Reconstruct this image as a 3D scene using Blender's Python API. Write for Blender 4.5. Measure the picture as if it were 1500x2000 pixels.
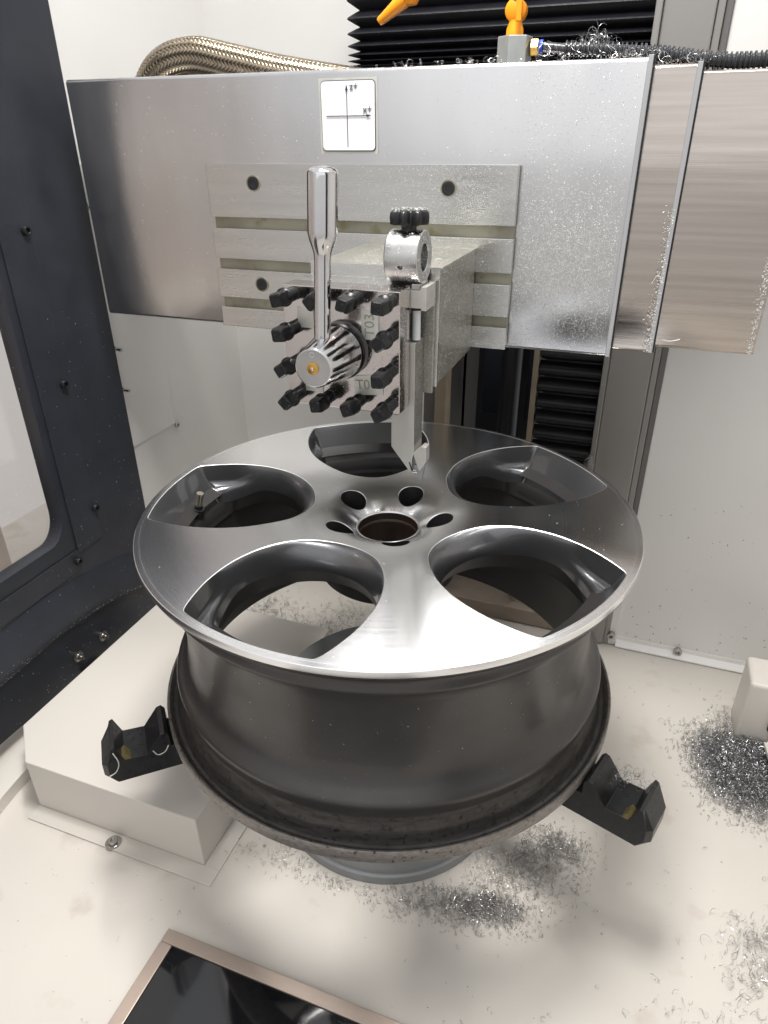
import bpy, bmesh, math, random
import numpy as np
from mathutils import Vector, Matrix, noise
from mathutils.geometry import delaunay_2d_cdt

for o in list(bpy.data.objects): bpy.data.objects.remove(o, do_unlink=True)
scene = bpy.context.scene
COL = scene.collection
R = math.radians
rnd = random.Random(7)

# ------------------------------------------------------------------ camera
YAW, PITCH, ROLL, FPX = 0.35670889, 0.49499353, 0.00708673, 1357.98
f = Vector((-math.sin(YAW)*math.cos(PITCH), math.cos(YAW)*math.cos(PITCH), -math.sin(PITCH)))
rt = Vector((math.cos(YAW), math.sin(YAW), 0)); dn = f.cross(rt)
cr = math.cos(ROLL)*rt + math.sin(ROLL)*dn
cd = -math.sin(ROLL)*rt + math.cos(ROLL)*dn
cam = bpy.data.cameras.new('camera'); camo = bpy.data.objects.new('camera', cam); COL.objects.link(camo)
m = Matrix((cr, -cd, -f)).transposed().to_4x4(); m.translation = Vector((0.21234, -0.58103, 0.32858))
camo.matrix_world = m
cam.sensor_fit = 'VERTICAL'; cam.sensor_height = 24; cam.lens = 24*FPX/2000
cam.clip_start = 0.01; cam.clip_end = 50
scene.camera = camo

# ------------------------------------------------------------------ world (even workshop light) and lamps, plus added fill lights
w = bpy.data.worlds.new('World'); scene.world = w; w.use_nodes = True
nt = w.node_tree; bg = nt.nodes['Background']
tc = nt.nodes.new('ShaderNodeTexCoord'); sx = nt.nodes.new('ShaderNodeSeparateXYZ')
mr = nt.nodes.new('ShaderNodeMapRange'); mr.inputs[1].default_value = -0.6; mr.inputs[2].default_value = 0.8
cr_ = nt.nodes.new('ShaderNodeValToRGB')
cr_.color_ramp.elements[0].color = (.50, .475, .455, 1); cr_.color_ramp.elements[1].color = (.80, .805, .82, 1)
nt.links.new(tc.outputs['Generated'], sx.inputs[0]); nt.links.new(sx.outputs[2], mr.inputs[0])
nt.links.new(mr.outputs[0], cr_.inputs[0]); nt.links.new(cr_.outputs[0], bg.inputs[0])
bg.inputs[1].default_value = 0.9

def area(name, loc, target, size, power, color=(1, .97, .93), sy=None, spread=180):
    l = bpy.data.lights.new(name, 'AREA'); l.energy = power; l.color = color; l.size = size; l.spread = R(spread)
    if sy: l.shape = 'RECTANGLE'; l.size_y = sy
    o = bpy.data.objects.new(name, l); COL.objects.link(o); o.location = loc
    o.rotation_euler = (Vector(target)-Vector(loc)).to_track_quat('-Z', 'Y').to_euler()
    return o
area('work_lamp', (0.0, -0.10, 1.05), (0.0, -0.07, 0), 0.26, 6.2, spread=130)
area('wall_fill', (0.30, 0.02, 1.75), (0.30, 0.24, 0.0), 1.2, 3.2, (1, .985, .96), 0.14, 130)  # added fill to brighten the right and back walls, no real fixture
area('rear_fill', (-0.30, 0.46, 1.75), (-0.33, 0.44, 0.0), 0.30, 1.5, (1, .985, .96), 0.10, 70)  # added fill that lifts the cavity behind the cover and the left spoke
area('ceiling_lamp', (0.3, -2.0, 1.3), (0.0, 0.2, 0.0), 2.6, 4, (.97, .98, 1), 1.5)

vs = scene.view_settings; vs.view_transform = 'Standard'; vs.look = 'None'; vs.gamma = 1; vs.exposure = 0.36
vs.use_curve_mapping = False
scene.render.engine = 'CYCLES'
scene.cycles.max_bounces = 8; scene.cycles.caustics_reflective = False; scene.cycles.caustics_refractive = False

# ------------------------------------------------------------------ materials
def mat(name, col, metal=0., rough=.5, aniso=0., coat=0., var=.0, vscale=20., vstretch=(1, 1, 1), bump=0., bscale=300.,
        bstretch=(1, 1, 1), rvar=0., dirt=None, dirt_scale=30., dirt_amt=.5, spec=.5, radial=False, col2=None, trans=0., rust=None):
    m = bpy.data.materials.new(name); m.use_nodes = True
    n = m.node_tree.nodes; l = m.node_tree.links; b = n['Principled BSDF']
    b.inputs['Base Color'].default_value = (*col, 1); b.inputs['Metallic'].default_value = metal
    b.inputs['Roughness'].default_value = rough; b.inputs['Specular IOR Level'].default_value = spec
    b.inputs['Coat Weight'].default_value = coat; b.inputs['Coat Roughness'].default_value = .06
    b.inputs['Transmission Weight'].default_value = trans
    tex = n.new('ShaderNodeTexCoord')
    def noi(scale, stretch, detail=4.):
        mp = n.new('ShaderNodeMapping'); mp.inputs['Scale'].default_value = stretch
        no = n.new('ShaderNodeTexNoise'); no.inputs['Scale'].default_value = scale; no.inputs['Detail'].default_value = detail
        l.new(tex.outputs['Object'], mp.inputs[0]); l.new(mp.outputs[0], no.inputs[0]); return no.outputs[0]
    def ramp(sock, a, b_):
        r = n.new('ShaderNodeMapRange'); r.inputs[1].default_value = a; r.inputs[2].default_value = b_
        l.new(sock, r.inputs[0]); return r.outputs[0]
    cur = None
    if var or col2:
        mx = n.new('ShaderNodeMix'); mx.data_type = 'RGBA'
        lo = tuple(c*(1-var) for c in col) if not col2 else col
        hi = tuple(min(1, c*(1+var)) for c in col) if not col2 else col2
        mx.inputs[6].default_value = (*lo, 1); mx.inputs[7].default_value = (*hi, 1)
        l.new(ramp(noi(vscale, vstretch), .3, .7), mx.inputs[0]); cur = mx.outputs[2]
    if dirt:
        mx = n.new('ShaderNodeMix'); mx.data_type = 'RGBA'
        if cur: l.new(cur, mx.inputs[6])
        else: mx.inputs[6].default_value = (*col, 1)
        mx.inputs[7].default_value = (*dirt, 1)
        l.new(ramp(noi(dirt_scale, (1, 1, 1), 8.), .72-.3*dirt_amt, .80-.2*dirt_amt), mx.inputs[0]); cur = mx.outputs[2]
    if cur: l.new(cur, b.inputs['Base Color'])
    if rvar:
        r = n.new('ShaderNodeMapRange'); r.inputs[1].default_value = .3; r.inputs[2].default_value = .7
        r.inputs[3].default_value = max(.02, rough-rvar); r.inputs[4].default_value = rough+rvar
        l.new(noi(vscale*1.7, vstretch), r.inputs[0]); l.new(r.outputs[0], b.inputs['Roughness'])
    if bump:
        bp = n.new('ShaderNodeBump'); bp.inputs['Strength'].default_value = bump; bp.inputs['Distance'].default_value = .001
        l.new(noi(bscale, bstretch, 3.), bp.inputs['Height']); l.new(bp.outputs[0], b.inputs['Normal'])
    if aniso:
        b.inputs['Anisotropic'].default_value = aniso
        if radial:
            t = n.new('ShaderNodeTangent'); t.direction_type = 'RADIAL'; t.axis = 'Z'
            l.new(t.outputs[0], b.inputs['Tangent']); b.inputs['Anisotropic Rotation'].default_value = .25
    return m

M = {}
M['wall'] = mat('wall_paint', (.81, .80, .78), rough=.42, var=.025, vscale=4, bump=.06, bscale=900)
M['floor'] = mat('tray_paint', (.62, .582, .53), rough=.36, var=.03, vscale=6, bump=.10, bscale=700, dirt=(.52, .475, .415), dirt_scale=16, dirt_amt=.33)
M['tray'] = mat('cover_paint', (.63, .595, .545), rough=.38, var=.02, vscale=5, bump=.06, bscale=800)
M['door'] = mat('door_powder', (.021, .0245, .034), rough=.44, var=.2, vscale=15, bump=.12, bscale=900, rvar=.08)
M['black'] = mat('black_oxide', (.010, .0105, .012), rough=.36, var=.25, vscale=120, rvar=.1)
M['bolt'] = mat('bolt_oxide', (.018, .018, .019), metal=.55, rough=.33, var=.4, vscale=260, dirt=(.30, .30, .30), dirt_scale=900, dirt_amt=.22)
M['rubber'] = mat('rubber', (.008, .0085, .012), rough=.42, var=.3, vscale=60, dirt=(.10, .10, .11), dirt_scale=320, dirt_amt=.12)
M['steel'] = mat('stainless', (.62, .62, .625), metal=1, rough=.22, var=.025, vscale=6, vstretch=(3, 1, .8), bump=.025, bscale=420, bstretch=(6, 1, .3), rvar=.05)
M['steel2'] = mat('stainless_warm_reflection', (.49, .445, .405), metal=1, rough=.17, var=.12, vscale=10, vstretch=(.4, 1, 14), bump=.05, bscale=120, bstretch=(.15, 1, 12), rvar=.07)  # brown tint and bands stand in for a warm reflection; streaks are real
M['ground'] = mat('ground_steel', (.62, .62, .605), metal=1, rough=.24, var=.05, vscale=14, vstretch=(.6, 1, 8), bump=.08, bscale=300, bstretch=(.2, 1, 8), rvar=.06)
M['slot'] = mat('oily_slot', (.27, .262, .205), metal=.75, rough=.40, col2=(.42, .41, .33), vscale=22, dirt=(.22, .19, .08), dirt_scale=40, dirt_amt=.62)
M['block'] = mat('cast_block', (.27, .265, .235), metal=.8, rough=.38, col2=(.40, .39, .34), vscale=24, dirt=(.50, .49, .44), dirt_scale=420, dirt_amt=.72, bump=.3, bscale=900)
M['turret'] = mat('turret_steel', (.58, .53, .505), metal=1, rough=.13, var=.04, vscale=14, rvar=.03)
M['label'] = mat('label_alu', (.66, .65, .60), metal=.7, rough=.42, var=.08, vscale=60)
M['ink'] = mat('engraving', (.34, .33, .29), metal=.5, rough=.6)
M['chrome'] = mat('chrome', (.66, .66, .67), metal=1, rough=.055, var=.03, vscale=40, rvar=.02)
M['chrome_soft'] = mat('chrome_soft', (.62, .62, .63), metal=1, rough=.13, var=.04, vscale=60, rvar=.04)
M['chrome_dark'] = mat('turned_steel', (.45, .44, .43), metal=1, rough=.22, var=.1, vscale=40, rvar=.05)
M['brass'] = mat('brass', (.62, .38, .10), metal=1, rough=.28, var=.12, vscale=80)
M['pad'] = mat('brass_pad', (.20, .165, .07), metal=.6, rough=.55, var=.2, vscale=200)
M['tool'] = mat('tool_shank', (.56, .55, .51), metal=.55, rough=.42, var=.06, vscale=40, bump=.06, bscale=600)
M['toolside'] = mat('tool_dark_side', (.30, .29, .27), metal=.7, rough=.40, var=.15, vscale=90, dirt=(.05, .05, .05), dirt_scale=140, dirt_amt=.35)
M['ring'] = mat('ring_steel', (.58, .58, .57), metal=1, rough=.27, var=.06, vscale=40, rvar=.05)
M['mach'] = mat('machined_face', (.93, .935, .95), metal=1, rough=.19, aniso=.78, radial=True, var=.02, vscale=9)
M['edge'] = mat('machined_edge', (.90, .905, .91), metal=1, rough=.38)
M['paint'] = mat('gunmetal_paint', (.108, .110, .116), metal=.72, rough=.34, coat=1., var=.05, vscale=500, bump=.04, bscale=1500)
M['barrel'] = mat('barrel_paint', (.068, .064, .062), metal=.4, rough=.37, coat=.12, var=.12, vscale=14, dirt=(.20, .185, .17), dirt_scale=520, dirt_amt=.16, bump=.10, bscale=900, rvar=.07)
M['flange'] = mat('worn_flange', (.20, .182, .165), metal=.45, rough=.46, col2=(.32, .295, .27), vscale=160, vstretch=(1, 1, 3), dirt=(.04, .034, .03), dirt_scale=260, dirt_amt=.42, bump=.2, bscale=700)
M['grime'] = mat('grimy_bead', (.040, .037, .035), metal=.3, rough=.42, col2=(.078, .071, .066), vscale=60, vstretch=(1, 1, 4), dirt=(.018, .015, .014), dirt_scale=200, dirt_amt=.5, bump=.15, bscale=700)
M['inner'] = mat('inner_paint', (.022, .020, .020), rough=.42, var=.2, vscale=20)
M['bore'] = mat('rusty_bore', (.030, .021, .017), metal=.3, rough=.40, col2=(.060, .038, .028), vscale=40)
M['chuck'] = mat('chuck_grey', (.25, .26, .265), metal=.2, rough=.45, var=.06, vscale=12)
M['post'] = mat('post_grey', (.30, .29, .275), metal=.45, rough=.34, var=.05, vscale=5, vstretch=(1, 1, .2), bump=.10, bscale=500)
M['post_dark'] = mat('post_dark', (.16, .155, .15), metal=.3, rough=.42, var=.05, vscale=5)
M['tan'] = mat('tan_strip', (.30, .25, .18), rough=.5, var=.15, vscale=20)
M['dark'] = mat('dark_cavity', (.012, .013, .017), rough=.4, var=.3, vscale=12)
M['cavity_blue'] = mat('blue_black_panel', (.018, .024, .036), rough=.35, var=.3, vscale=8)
M['orange'] = mat('orange_plastic', (.95, .33, .005), rough=.38, var=.05, vscale=60)
M['valve'] = mat('valve_zinc', (.40, .42, .41), metal=.6, rough=.42, var=.08, vscale=90, bump=.1, bscale=700)
M['blue'] = mat('blue_plastic', (.015, .07, .62), rough=.35, var=.05, vscale=90)
M['tube'] = mat('smoke_tube', (.035, .037, .042), rough=.22, var=.2, vscale=60)
M['white'] = mat('sticker_white', (.82, .83, .84), rough=.35, var=.01, vscale=50)
M['tape'] = mat('clear_tape', (.60, .60, .55), metal=.4, rough=.28, var=.10, vscale=60)
M['print'] = mat('sticker_ink', (.030, .028, .075), rough=.5, var=.05, vscale=50)
M['print_grey'] = mat('sticker_grey', (.10, .10, .13), rough=.5, var=.05, vscale=50)
M['bronze'] = mat('bronze_frame', (.40, .325, .275), metal=.55, rough=.38, var=.05, vscale=20, bump=.05, bscale=500)
M['blackglass'] = mat('black_glass', (.006, .0065, .008), rough=.05, var=.3, vscale=6, coat=.5)
M['swarf'] = mat('swarf', (.47, .47, .48), metal=1, rough=.34, var=.15, vscale=200)
M['swarf_dull'] = mat('swarf_dull', (.52, .51, .50), metal=.95, rough=.32, var=.25, vscale=200)
M['chip'] = mat('chip', (.74, .73, .70), metal=.35, rough=.5, var=.1, vscale=300)
M['braid'] = mat('braid_wire', (.33, .275, .205), metal=1, rough=.28, var=.12, vscale=120)
M['braid_core'] = mat('braid_core', (.03, .027, .022), rough=.6, var=.2, vscale=50)
M['groove'] = mat('seam_shadow_gap', (.22, .20, .18), rough=.7, var=.1, vscale=30)
def glass():
    m = bpy.data.materials.new('door_glass'); m.use_nodes = True; n = m.node_tree.nodes; l = m.node_tree.links
    n.remove(n['Principled BSDF']); t = n.new('ShaderNodeBsdfTransparent'); t.inputs[0].default_value = (.93, .92, .91, 1)
    g = n.new('ShaderNodeBsdfGlossy'); g.inputs['Roughness'].default_value = .04; 
    mx = n.new('ShaderNodeMixShader'); mx.inputs[0].default_value = .07; l.new(t.outputs[0], mx.inputs[1]); l.new(g.outputs[0], mx.inputs[2])
    l.new(mx.outputs[0], n['Material Output'].inputs[0]); return m
M['glass'] = glass()
M['steel_screw'] = mat('screw_steel', (.50, .49, .47), metal=1, rough=.25, var=.1, vscale=200)
M['insert'] = mat('carbide', (.30, .30, .30), metal=.8, rough=.42, var=.1, vscale=200)
M['nickel'] = mat('nickel', (.62, .57, .48), metal=1, rough=.25, var=.08, vscale=200)
M['speck'] = mat('brown_speck', (.16, .12, .07), rough=.7, var=.3, vscale=300)
M['amber'] = mat('amber_tape', (.42, .20, .03), rough=.35, col2=(.30, .26, .05), vscale=60)
M['cabinet'] = mat('cabinet_paint', (.74, .66, .615), rough=.5, var=.04, vscale=4)
M['weld'] = mat('cavity_floor', (.30, .25, .20), rough=.5, var=.2, vscale=20)

def turned_rings(m):
    n = m.node_tree.nodes; l = m.node_tree.links; b = n['Principled BSDF']
    g = n.new('ShaderNodeNewGeometry'); vm = n.new('ShaderNodeVectorMath'); vm.operation = 'MULTIPLY'; vm.inputs[1].default_value = (1, 1, 0)
    ln = n.new('ShaderNodeVectorMath'); ln.operation = 'LENGTH'; no = n.new('ShaderNodeTexNoise'); no.noise_dimensions = '1D'; no.inputs['Scale'].default_value = 700; no.inputs['Detail'].default_value = 5
    mr_ = n.new('ShaderNodeMapRange'); mr_.inputs[1].default_value = .3; mr_.inputs[2].default_value = .7; mr_.inputs[3].default_value = .18; mr_.inputs[4].default_value = .225
    l.new(g.outputs['Position'], vm.inputs[0]); l.new(vm.outputs[0], ln.inputs[0]); l.new(ln.outputs['Value'], no.inputs['W']); l.new(no.outputs[0], mr_.inputs[0]); l.new(mr_.outputs[0], b.inputs['Roughness'])
turned_rings(M['mach'])
# ------------------------------------------------------------------ mesh helper
class MB:
    def __init__(s): s.v = []; s.f = []
    def add(s, v, f):
        o = len(s.v); s.v += [tuple(p) for p in v]; s.f += [tuple(i+o for i in q) for q in f]; return s
    def box(s, x0, x1, y0, y1, z0, z1):
        v = [(x, y, z) for x in (x0, x1) for y in (y0, y1) for z in (z0, z1)]
        return s.add(v, [(0, 1, 3, 2), (4, 6, 7, 5), (0, 4, 5, 1), (2, 3, 7, 6), (0, 2, 6, 4), (1, 5, 7, 3)])
    def prism(s, poly, a, b, axis):          # polygon extruded along an axis
        def P(p, t):
            return {'x': (t, p[0], p[1]), 'y': (p[0], t, p[1]), 'z': (p[0], p[1], t)}[axis]
        n = len(poly); v = [P(p, a) for p in poly]+[P(p, b) for p in poly]
        ar = sum(poly[i][0]*poly[(i+1) % n][1]-poly[(i+1) % n][0]*poly[i][1] for i in range(n))
        fs = [tuple(range(n)), tuple(range(2*n-1, n-1, -1))]+[(i, i+n, (i+1) % n+n, (i+1) % n) for i in range(n)]
        return s.add(v, fs)
    def tube(s, path, rad, n=12, cap=True):
        path = [Vector(p) for p in path]; k = len(path); rr = rad if hasattr(rad, '__len__') else [rad]*k
        t0 = (path[1]-path[0]).normalized(); u = t0.orthogonal().normalized(); V = []
        for i, p in enumerate(path):
            t = (path[min(i+1, k-1)]-path[max(i-1, 0)]).normalized()
            u = (u-t*u.dot(t)).normalized(); b = t.cross(u)
            V += [p+(u*math.cos(2*math.pi*j/n)+b*math.sin(2*math.pi*j/n))*rr[i] for j in range(n)]
        F = [(i*n+j, i*n+(j+1) % n, (i+1)*n+(j+1) % n, (i+1)*n+j) for i in range(k-1) for j in range(n)]
        if cap: F += [tuple(range(n-1, -1, -1)), tuple((k-1)*n+j for j in range(n))]
        return s.add(V, F)
    def lathe(s, prof, n=64, c=(0, 0, 0), axis='z', closed=False):   # prof: (radius, height)
        def P(r, h, a):
            x, y = r*math.cos(a), r*math.sin(a)
            q = {'z': (x, y, h), 'x': (h, x, y), 'y': (x, -h, y)}[axis]
            return (q[0]+c[0], q[1]+c[1], q[2]+c[2])
        k = len(prof)
        V = [P(r, h, 2*math.pi*j/n) for r, h in prof for j in range(n)]
        F = [(i*n+j, i*n+(j+1) % n, ((i+1) % k)*n+(j+1) % n, ((i+1) % k)*n+j) for i in range(k if closed else k-1) for j in range(n)]
        return s.add(V, F)
    def build(s, name, m, parent=None, smooth=0, bevel=0, seg=2):
        me = bpy.data.meshes.new(name); me.from_pydata(s.v, [], s.f); me.update()
        bm = bmesh.new(); bm.from_mesh(me)
        bmesh.ops.recalc_face_normals(bm, faces=bm.faces)
        if bevel:
            es = [e for e in bm.edges if len(e.link_faces) == 2 and e.calc_face_angle(0) > .5]
            bmesh.ops.bevel(bm, geom=es, offset=bevel, segments=seg, profile=.6, affect='EDGES', clamp_overlap=True)
        bm.to_mesh(me); bm.free()
        if smooth:
            me.polygons.foreach_set('use_smooth', [True]*len(me.polygons))
            me.set_sharp_from_angle(angle=R(smooth))
        me.materials.append(M[m] if isinstance(m, str) else m)
        o = bpy.data.objects.new(name, me); COL.objects.link(o)
        if parent: o.parent = parent; o.matrix_parent_inverse = parent.matrix_basis.inverted()
        return o

def empty(name, loc, label, cat, group=None):
    o = bpy.data.objects.new(name, None); COL.objects.link(o); o.location = loc; o.empty_display_size = .02
    return tag(o, label, cat, group)
def tag(o, label, cat=None, group=None, kind=None):
    o['label'] = label
    if cat: o['category'] = cat
    if group: o['group'] = group
    if kind: o['kind'] = kind
    return o
def struct(o): o['kind'] = 'structure'; return o
def spline(pts, per=8, closed=False):
    P = [Vector(p) for p in pts]; n = len(P); out = []
    for i in range(n if closed else n-1):
        g = (lambda k: P[k % n]) if closed else (lambda k: P[min(max(k, 0), n-1)])
        a, b, c, d = g(i-1), g(i), g(i+1), g(i+2)
        for j in range(per):
            t = j/per
            out.append(.5*((2*b)+(c-a)*t+(2*a-5*b+4*c-d)*t*t+(3*b-a-3*c+d)*t**3))
    if not closed: out.append(P[-1])
    return out
def text(body, size, name, m, parent, mtx, depth=.0002):
    cu = bpy.data.curves.new('t', 'FONT'); cu.body = body; cu.size = size; cu.extrude = depth; cu.align_x = 'CENTER'; cu.align_y = 'CENTER'
    o = bpy.data.objects.new('t', cu); COL.objects.link(o)
    me = bpy.data.meshes.new_from_object(o.evaluated_get(bpy.context.evaluated_depsgraph_get()))
    bpy.data.objects.remove(o, do_unlink=True); me.transform(mtx); me.materials.clear(); me.materials.append(M[m])
    o = bpy.data.objects.new(name, me); COL.objects.link(o); o.parent = parent; o.matrix_parent_inverse = parent.matrix_basis.inverted()
    return o
def FRONT(x, y, z, rot=0.):      # text plane facing -Y
    return Matrix.Translation((x, y, z)) @ Matrix.Rotation(rot, 4, 'Y') @ Matrix.Rotation(R(90), 4, 'X')
def socket_screw(parent, c, axis, r, h, m='black', name='screw'):
    p = [(0, 0), (r*.52, 0), (r*.52, 0), (r*.52, h*.55), (0, h*.55)]
    prof = [(r, 0), (r, h*.9), (r*.93, h), (r*.55, h), (r*.52, h*.97), (r*.50, h*.45), (.0001, h*.45)]
    b = MB()
    if axis == '-y': b.lathe(prof, 20, c, 'y')
    elif axis == 'x': b.lathe(prof, 20, c, 'x')
    else: b.lathe(prof, 20, c, 'z')
    return b.build(name, m, parent, smooth=40)

# ------------------------------------------------------------------ setting: tray floor and enclosure walls
FZ = -.40
floor = struct(MB().box(-1.0, 1.1, -.95, .62, FZ-.02, FZ).build('floor', 'floor'))
wl = struct(MB().box(-.54, -.52, .20, .60, FZ+.001, 1.1).build('wall_left', 'wall'))
MB().box(-.5198, -.5175, .20, .352, -.104, .30).build('access_panel', 'wall', wl, bevel=.0008)
socket_screw(wl, (-.5198, .3555, -.108), 'x', .0045, .004, 'steel_screw')
wb = struct(MB().box(-.54, -.07, .58, .60, FZ+.001, 1.1).build('wall_back', 'wall'))
wr = struct(MB().box(.2485, 1.1, .388, .408, FZ+.001, 1.1).build('wall_right', 'wall'))
MB().prism([(.388, FZ+.0015), (.388, FZ+.016), (.3865, FZ+.016), (.3855, FZ+.010), (.376, FZ+.0035), (.376, FZ+.0015)], .2515, 1.1, 'x').build('wall_foot', 'wall', wr)
socket_screw(wr, (.3445, .386, FZ+.012), '-y', .0065, .006, 'steel_screw')
MB().box(.2150, .2512, .3815, .3875, FZ+.0016, -.20).build('corner_plate', 'wall', wr, bevel=.0008)
socket_screw(wr, (.243, .3815, FZ+.022), '-y', .0058, .009, 'steel_screw')

struct(MB().box(.80, .82, -.55, .387, FZ+.001, 1.1).build('wall_side', 'wall'))  # out-of-view side wall, added for the metal parts to reflect
struct(MB().box(.62, .82, -.70, -.56, FZ+.001, 1.1).build('reflection_post', 'door', None, bevel=.004))  # unseen dark post, added to put dark stripes into the chrome reflections
# machine column: dark cavity between two side members behind the slide
col = empty('machine_column', (.05, .45, FZ), 'dark open machine column behind the wheel, between tan strips and the grey post', 'column')
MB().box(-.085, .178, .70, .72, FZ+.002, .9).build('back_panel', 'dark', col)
MB().box(-.088, -.070, .405, .70, FZ+.002, .36).build('side_member', 'post_dark', col, bevel=.001)
MB().box(-.0695, -.052, .400, .43, FZ+.002, .36).build('guide_strip', 'tan', col, bevel=.001)
MB().box(.0735, .0815, .405, .43, FZ+.002, .36).build('guide_strip', 'tan', col, bevel=.001)
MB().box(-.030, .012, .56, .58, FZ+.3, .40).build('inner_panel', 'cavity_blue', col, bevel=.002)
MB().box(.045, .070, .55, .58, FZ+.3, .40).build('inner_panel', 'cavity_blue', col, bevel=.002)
b = MB(); b.lathe([(.016, 0), (.016, .9)], 24, (.027, .50, FZ+.002)); b.build('ball_screw', 'dark', col, smooth=40)
MB().box(-.069, .178, .386, .70, FZ+.0018, FZ+.03).build('base_plate', 'weld', col, bevel=.002)

post = empty('column_post', (.21, .40, FZ), 'brushed grey upright post right of the black way bellows', 'post')
MB().box(.178, .2315, .376, .44, FZ+.002, 1.1).build('front_face', 'post', post, bevel=.0015)
MB().box(.1705, .1778, .370, .45, FZ+.002, .9).build('edge_strip', 'post', post, bevel=.0012)
MB().box(.232, .2400, .380, .44, FZ+.002, 1.1).build('side_strip', 'post', post, bevel=.001)
MB().box(.2404, .2480, .384, .44, FZ+.002, 1.1).build('side_strip', 'post_dark', post, bevel=.001)

# lower way bellows
bl = empty('way_bellows', (.12, .42, -.3), 'black convex pleated bellows hanging below the slide beside the grey post', 'bellows')
zz = .12
for i in range(13):
    h = .0245; z0 = zz-h; n = 9; b = MB(); V = []; Fc = []
    for k in range(n+1):
        t = k/n; yy = .4185-.013*math.sin(math.pi*t)**.8; V += [(.083+.0012*math.sin(3*t+i), yy, z0+.0005+(h-.001)*t), (.1665+.0035*math.sin(math.pi*t), yy, z0+.0005+(h-.001)*t), (.0835, .45, z0+.0005+(h-.001)*t), (.168, .45, z0+.0005+(h-.001)*t)]
    for k in range(n):
        a = 4*k; Fc += [(a, a+1, a+5, a+4), (a+2, a, a+4, a+6), (a+1, a+3, a+7, a+5)]
    b.add(V, Fc); b.build('pleat', 'rubber', bl, smooth=60); zz -= h

# upper bellows
bu = empty('column_bellows', (0, .42, .40), 'wide black accordion bellows above the steel cover', 'bellows')
zs = [.385, .392, .3985, .4035, .4085, .414, .4205, .430, .443, .459, .478, .50, .525, .552, .58]
for i in range(len(zs)-1):
    a, c = zs[i], zs[i+1]; mid = (a+c)/2; b = MB()
    def ring(z, d): return [(-.1985+d, .400+d, z), (.2065-d, .400+d, z), (.2065-d, .46, z), (-.1985+d, .46, z)]
    pr = [(a, 0.), (a+(c-a)*.10, .0015), (mid, .0125), (a+(c-a)*.9, .0015), (c-.0002, .0)]
    V = []
    for z, d in pr: V += ring(z, d)
    b.add(V, [(4*k+j, 4*k+(j+1) % 4, 4*k+4+(j+1) % 4, 4*k+4+j) for k in range(len(pr)-1) for j in range(4)])
    b.build('pleat', 'rubber', bu)

# ------------------------------------------------------------------ telescopic covers
def cover(x0, x1, yf, z0, z1, m, label, lip):
    o = empty('slide_cover', ((x0+x1)/2, yf, z0), label, 'steel cover', 'telescoping steel slide covers')
    r = .004
    prof = [(yf, z0+r), (yf, z1-r), (yf+.0012, z1-.0012), (yf+r, z1), (yf+.16, z1), (yf+.16, z1-.0015), (yf+.005, z1-.0015), (yf+.0015, z1-.005), (yf+.0015, z0+.005), (yf+.005, z0+.0015), (yf+.05, z0+.0015), (yf+.05, z0), (yf+r, z0), (yf+.0012, z0+.0012)]
    MB().prism(prof, x0, x1, 'x').build('sheet', m, o, smooth=50)
    if lip:
        MB().prism([(yf-.0022, z0+.001), (yf-.0022, z1+.0012), (yf+.15, z1+.0012), (yf+.15, z1+.0001), (yf-.0002, z1+.0001), (yf-.0002, z0+.001)], x1-.0042, x1+.0006, 'x').build('edge_lip', 'steel', o, bevel=.0006)
        MB().prism([(yf-.0010, z0+.001), (yf-.0010, z1+.0006), (yf+.15, z1+.0006), (yf+.15, z1+.0003), (yf+.012, z1-.006), (yf+.012, z0+.001)], x1+.0008, x1+.0020, 'x').build('wiper', 'rubber', o)
    return o
cover(-.46, .1835, .178, .1225, .3890, 'steel', 'widest brushed steel cover sheet carrying the axis sticker and tool slide', True)
cover(.10, .2248, .186, .1285, .3835, 'steel2', 'narrow middle steel cover sheet between the widest cover and the rightmost cover', True)
cover(.15, .3205, .194, .1325, .3785, 'steel2', 'rightmost steel cover sheet, streaked, with a painted brown reflection, at the edge of the photo', False)

# axis sticker
st = empty('axis_sticker', (-.1035, .178, .347), 'white card with z+ and x+ axis arrows taped to the steel cover', 'sticker')
yf = .1778
def rrect(x0, x1, z0, z1, r, n=6):
    out = []
    for cx, cz, a0 in ((x1-r, z1-r, 0), (x0+r, z1-r, 90), (x0+r, z0+r, 180), (x1-r, z0+r, 270)):
        for k in range(n+1): a = R(a0+90*k/n); out.append((cx+r*math.cos(a), cz+r*math.sin(a)))
    return out
MB().box(-.1385, -.0740, yf-.0003, yf, .3130, .3812).build('tape', 'tape', st)
MB().prism(rrect(-.1362, -.0762, .3152, .3790, .0042), yf-.0010, yf-.0004, 'y').build('border', 'print', st)
MB().prism(rrect(-.1355, -.0768, .3162, .3783, .0038), yf-.0016, yf-.0012, 'y').build('card', 'white', st)
yi = yf-.0018
MB().box(-.1073, -.1066, yi-.0003, yi, .3195, .3720).build('axis_line', 'print', st)
MB().box(-.1300, -.0835, yi-.0006, yi-.0003, .3471, .3479).build('axis_line', 'print', st)
MB().prism([(-.1084, .3700), (-.1055, .3700), (-.10695, .3752)], yi-.0008, yi-.0003, 'y').build('arrow_head', 'print', st)
MB().prism([(-.0852, .3462), (-.0852, .3488), (-.0800, .3475)], yi-.0009, yi-.0006, 'y').build('arrow_head', 'print', st)
text('z+', .0092, 'lettering', 'print_grey', st, FRONT(-.0990, yi-.0004, .3732))
text('x+', .0092, 'lettering', 'print_grey', st, FRONT(-.0845, yi-.0004, .3530))

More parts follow.
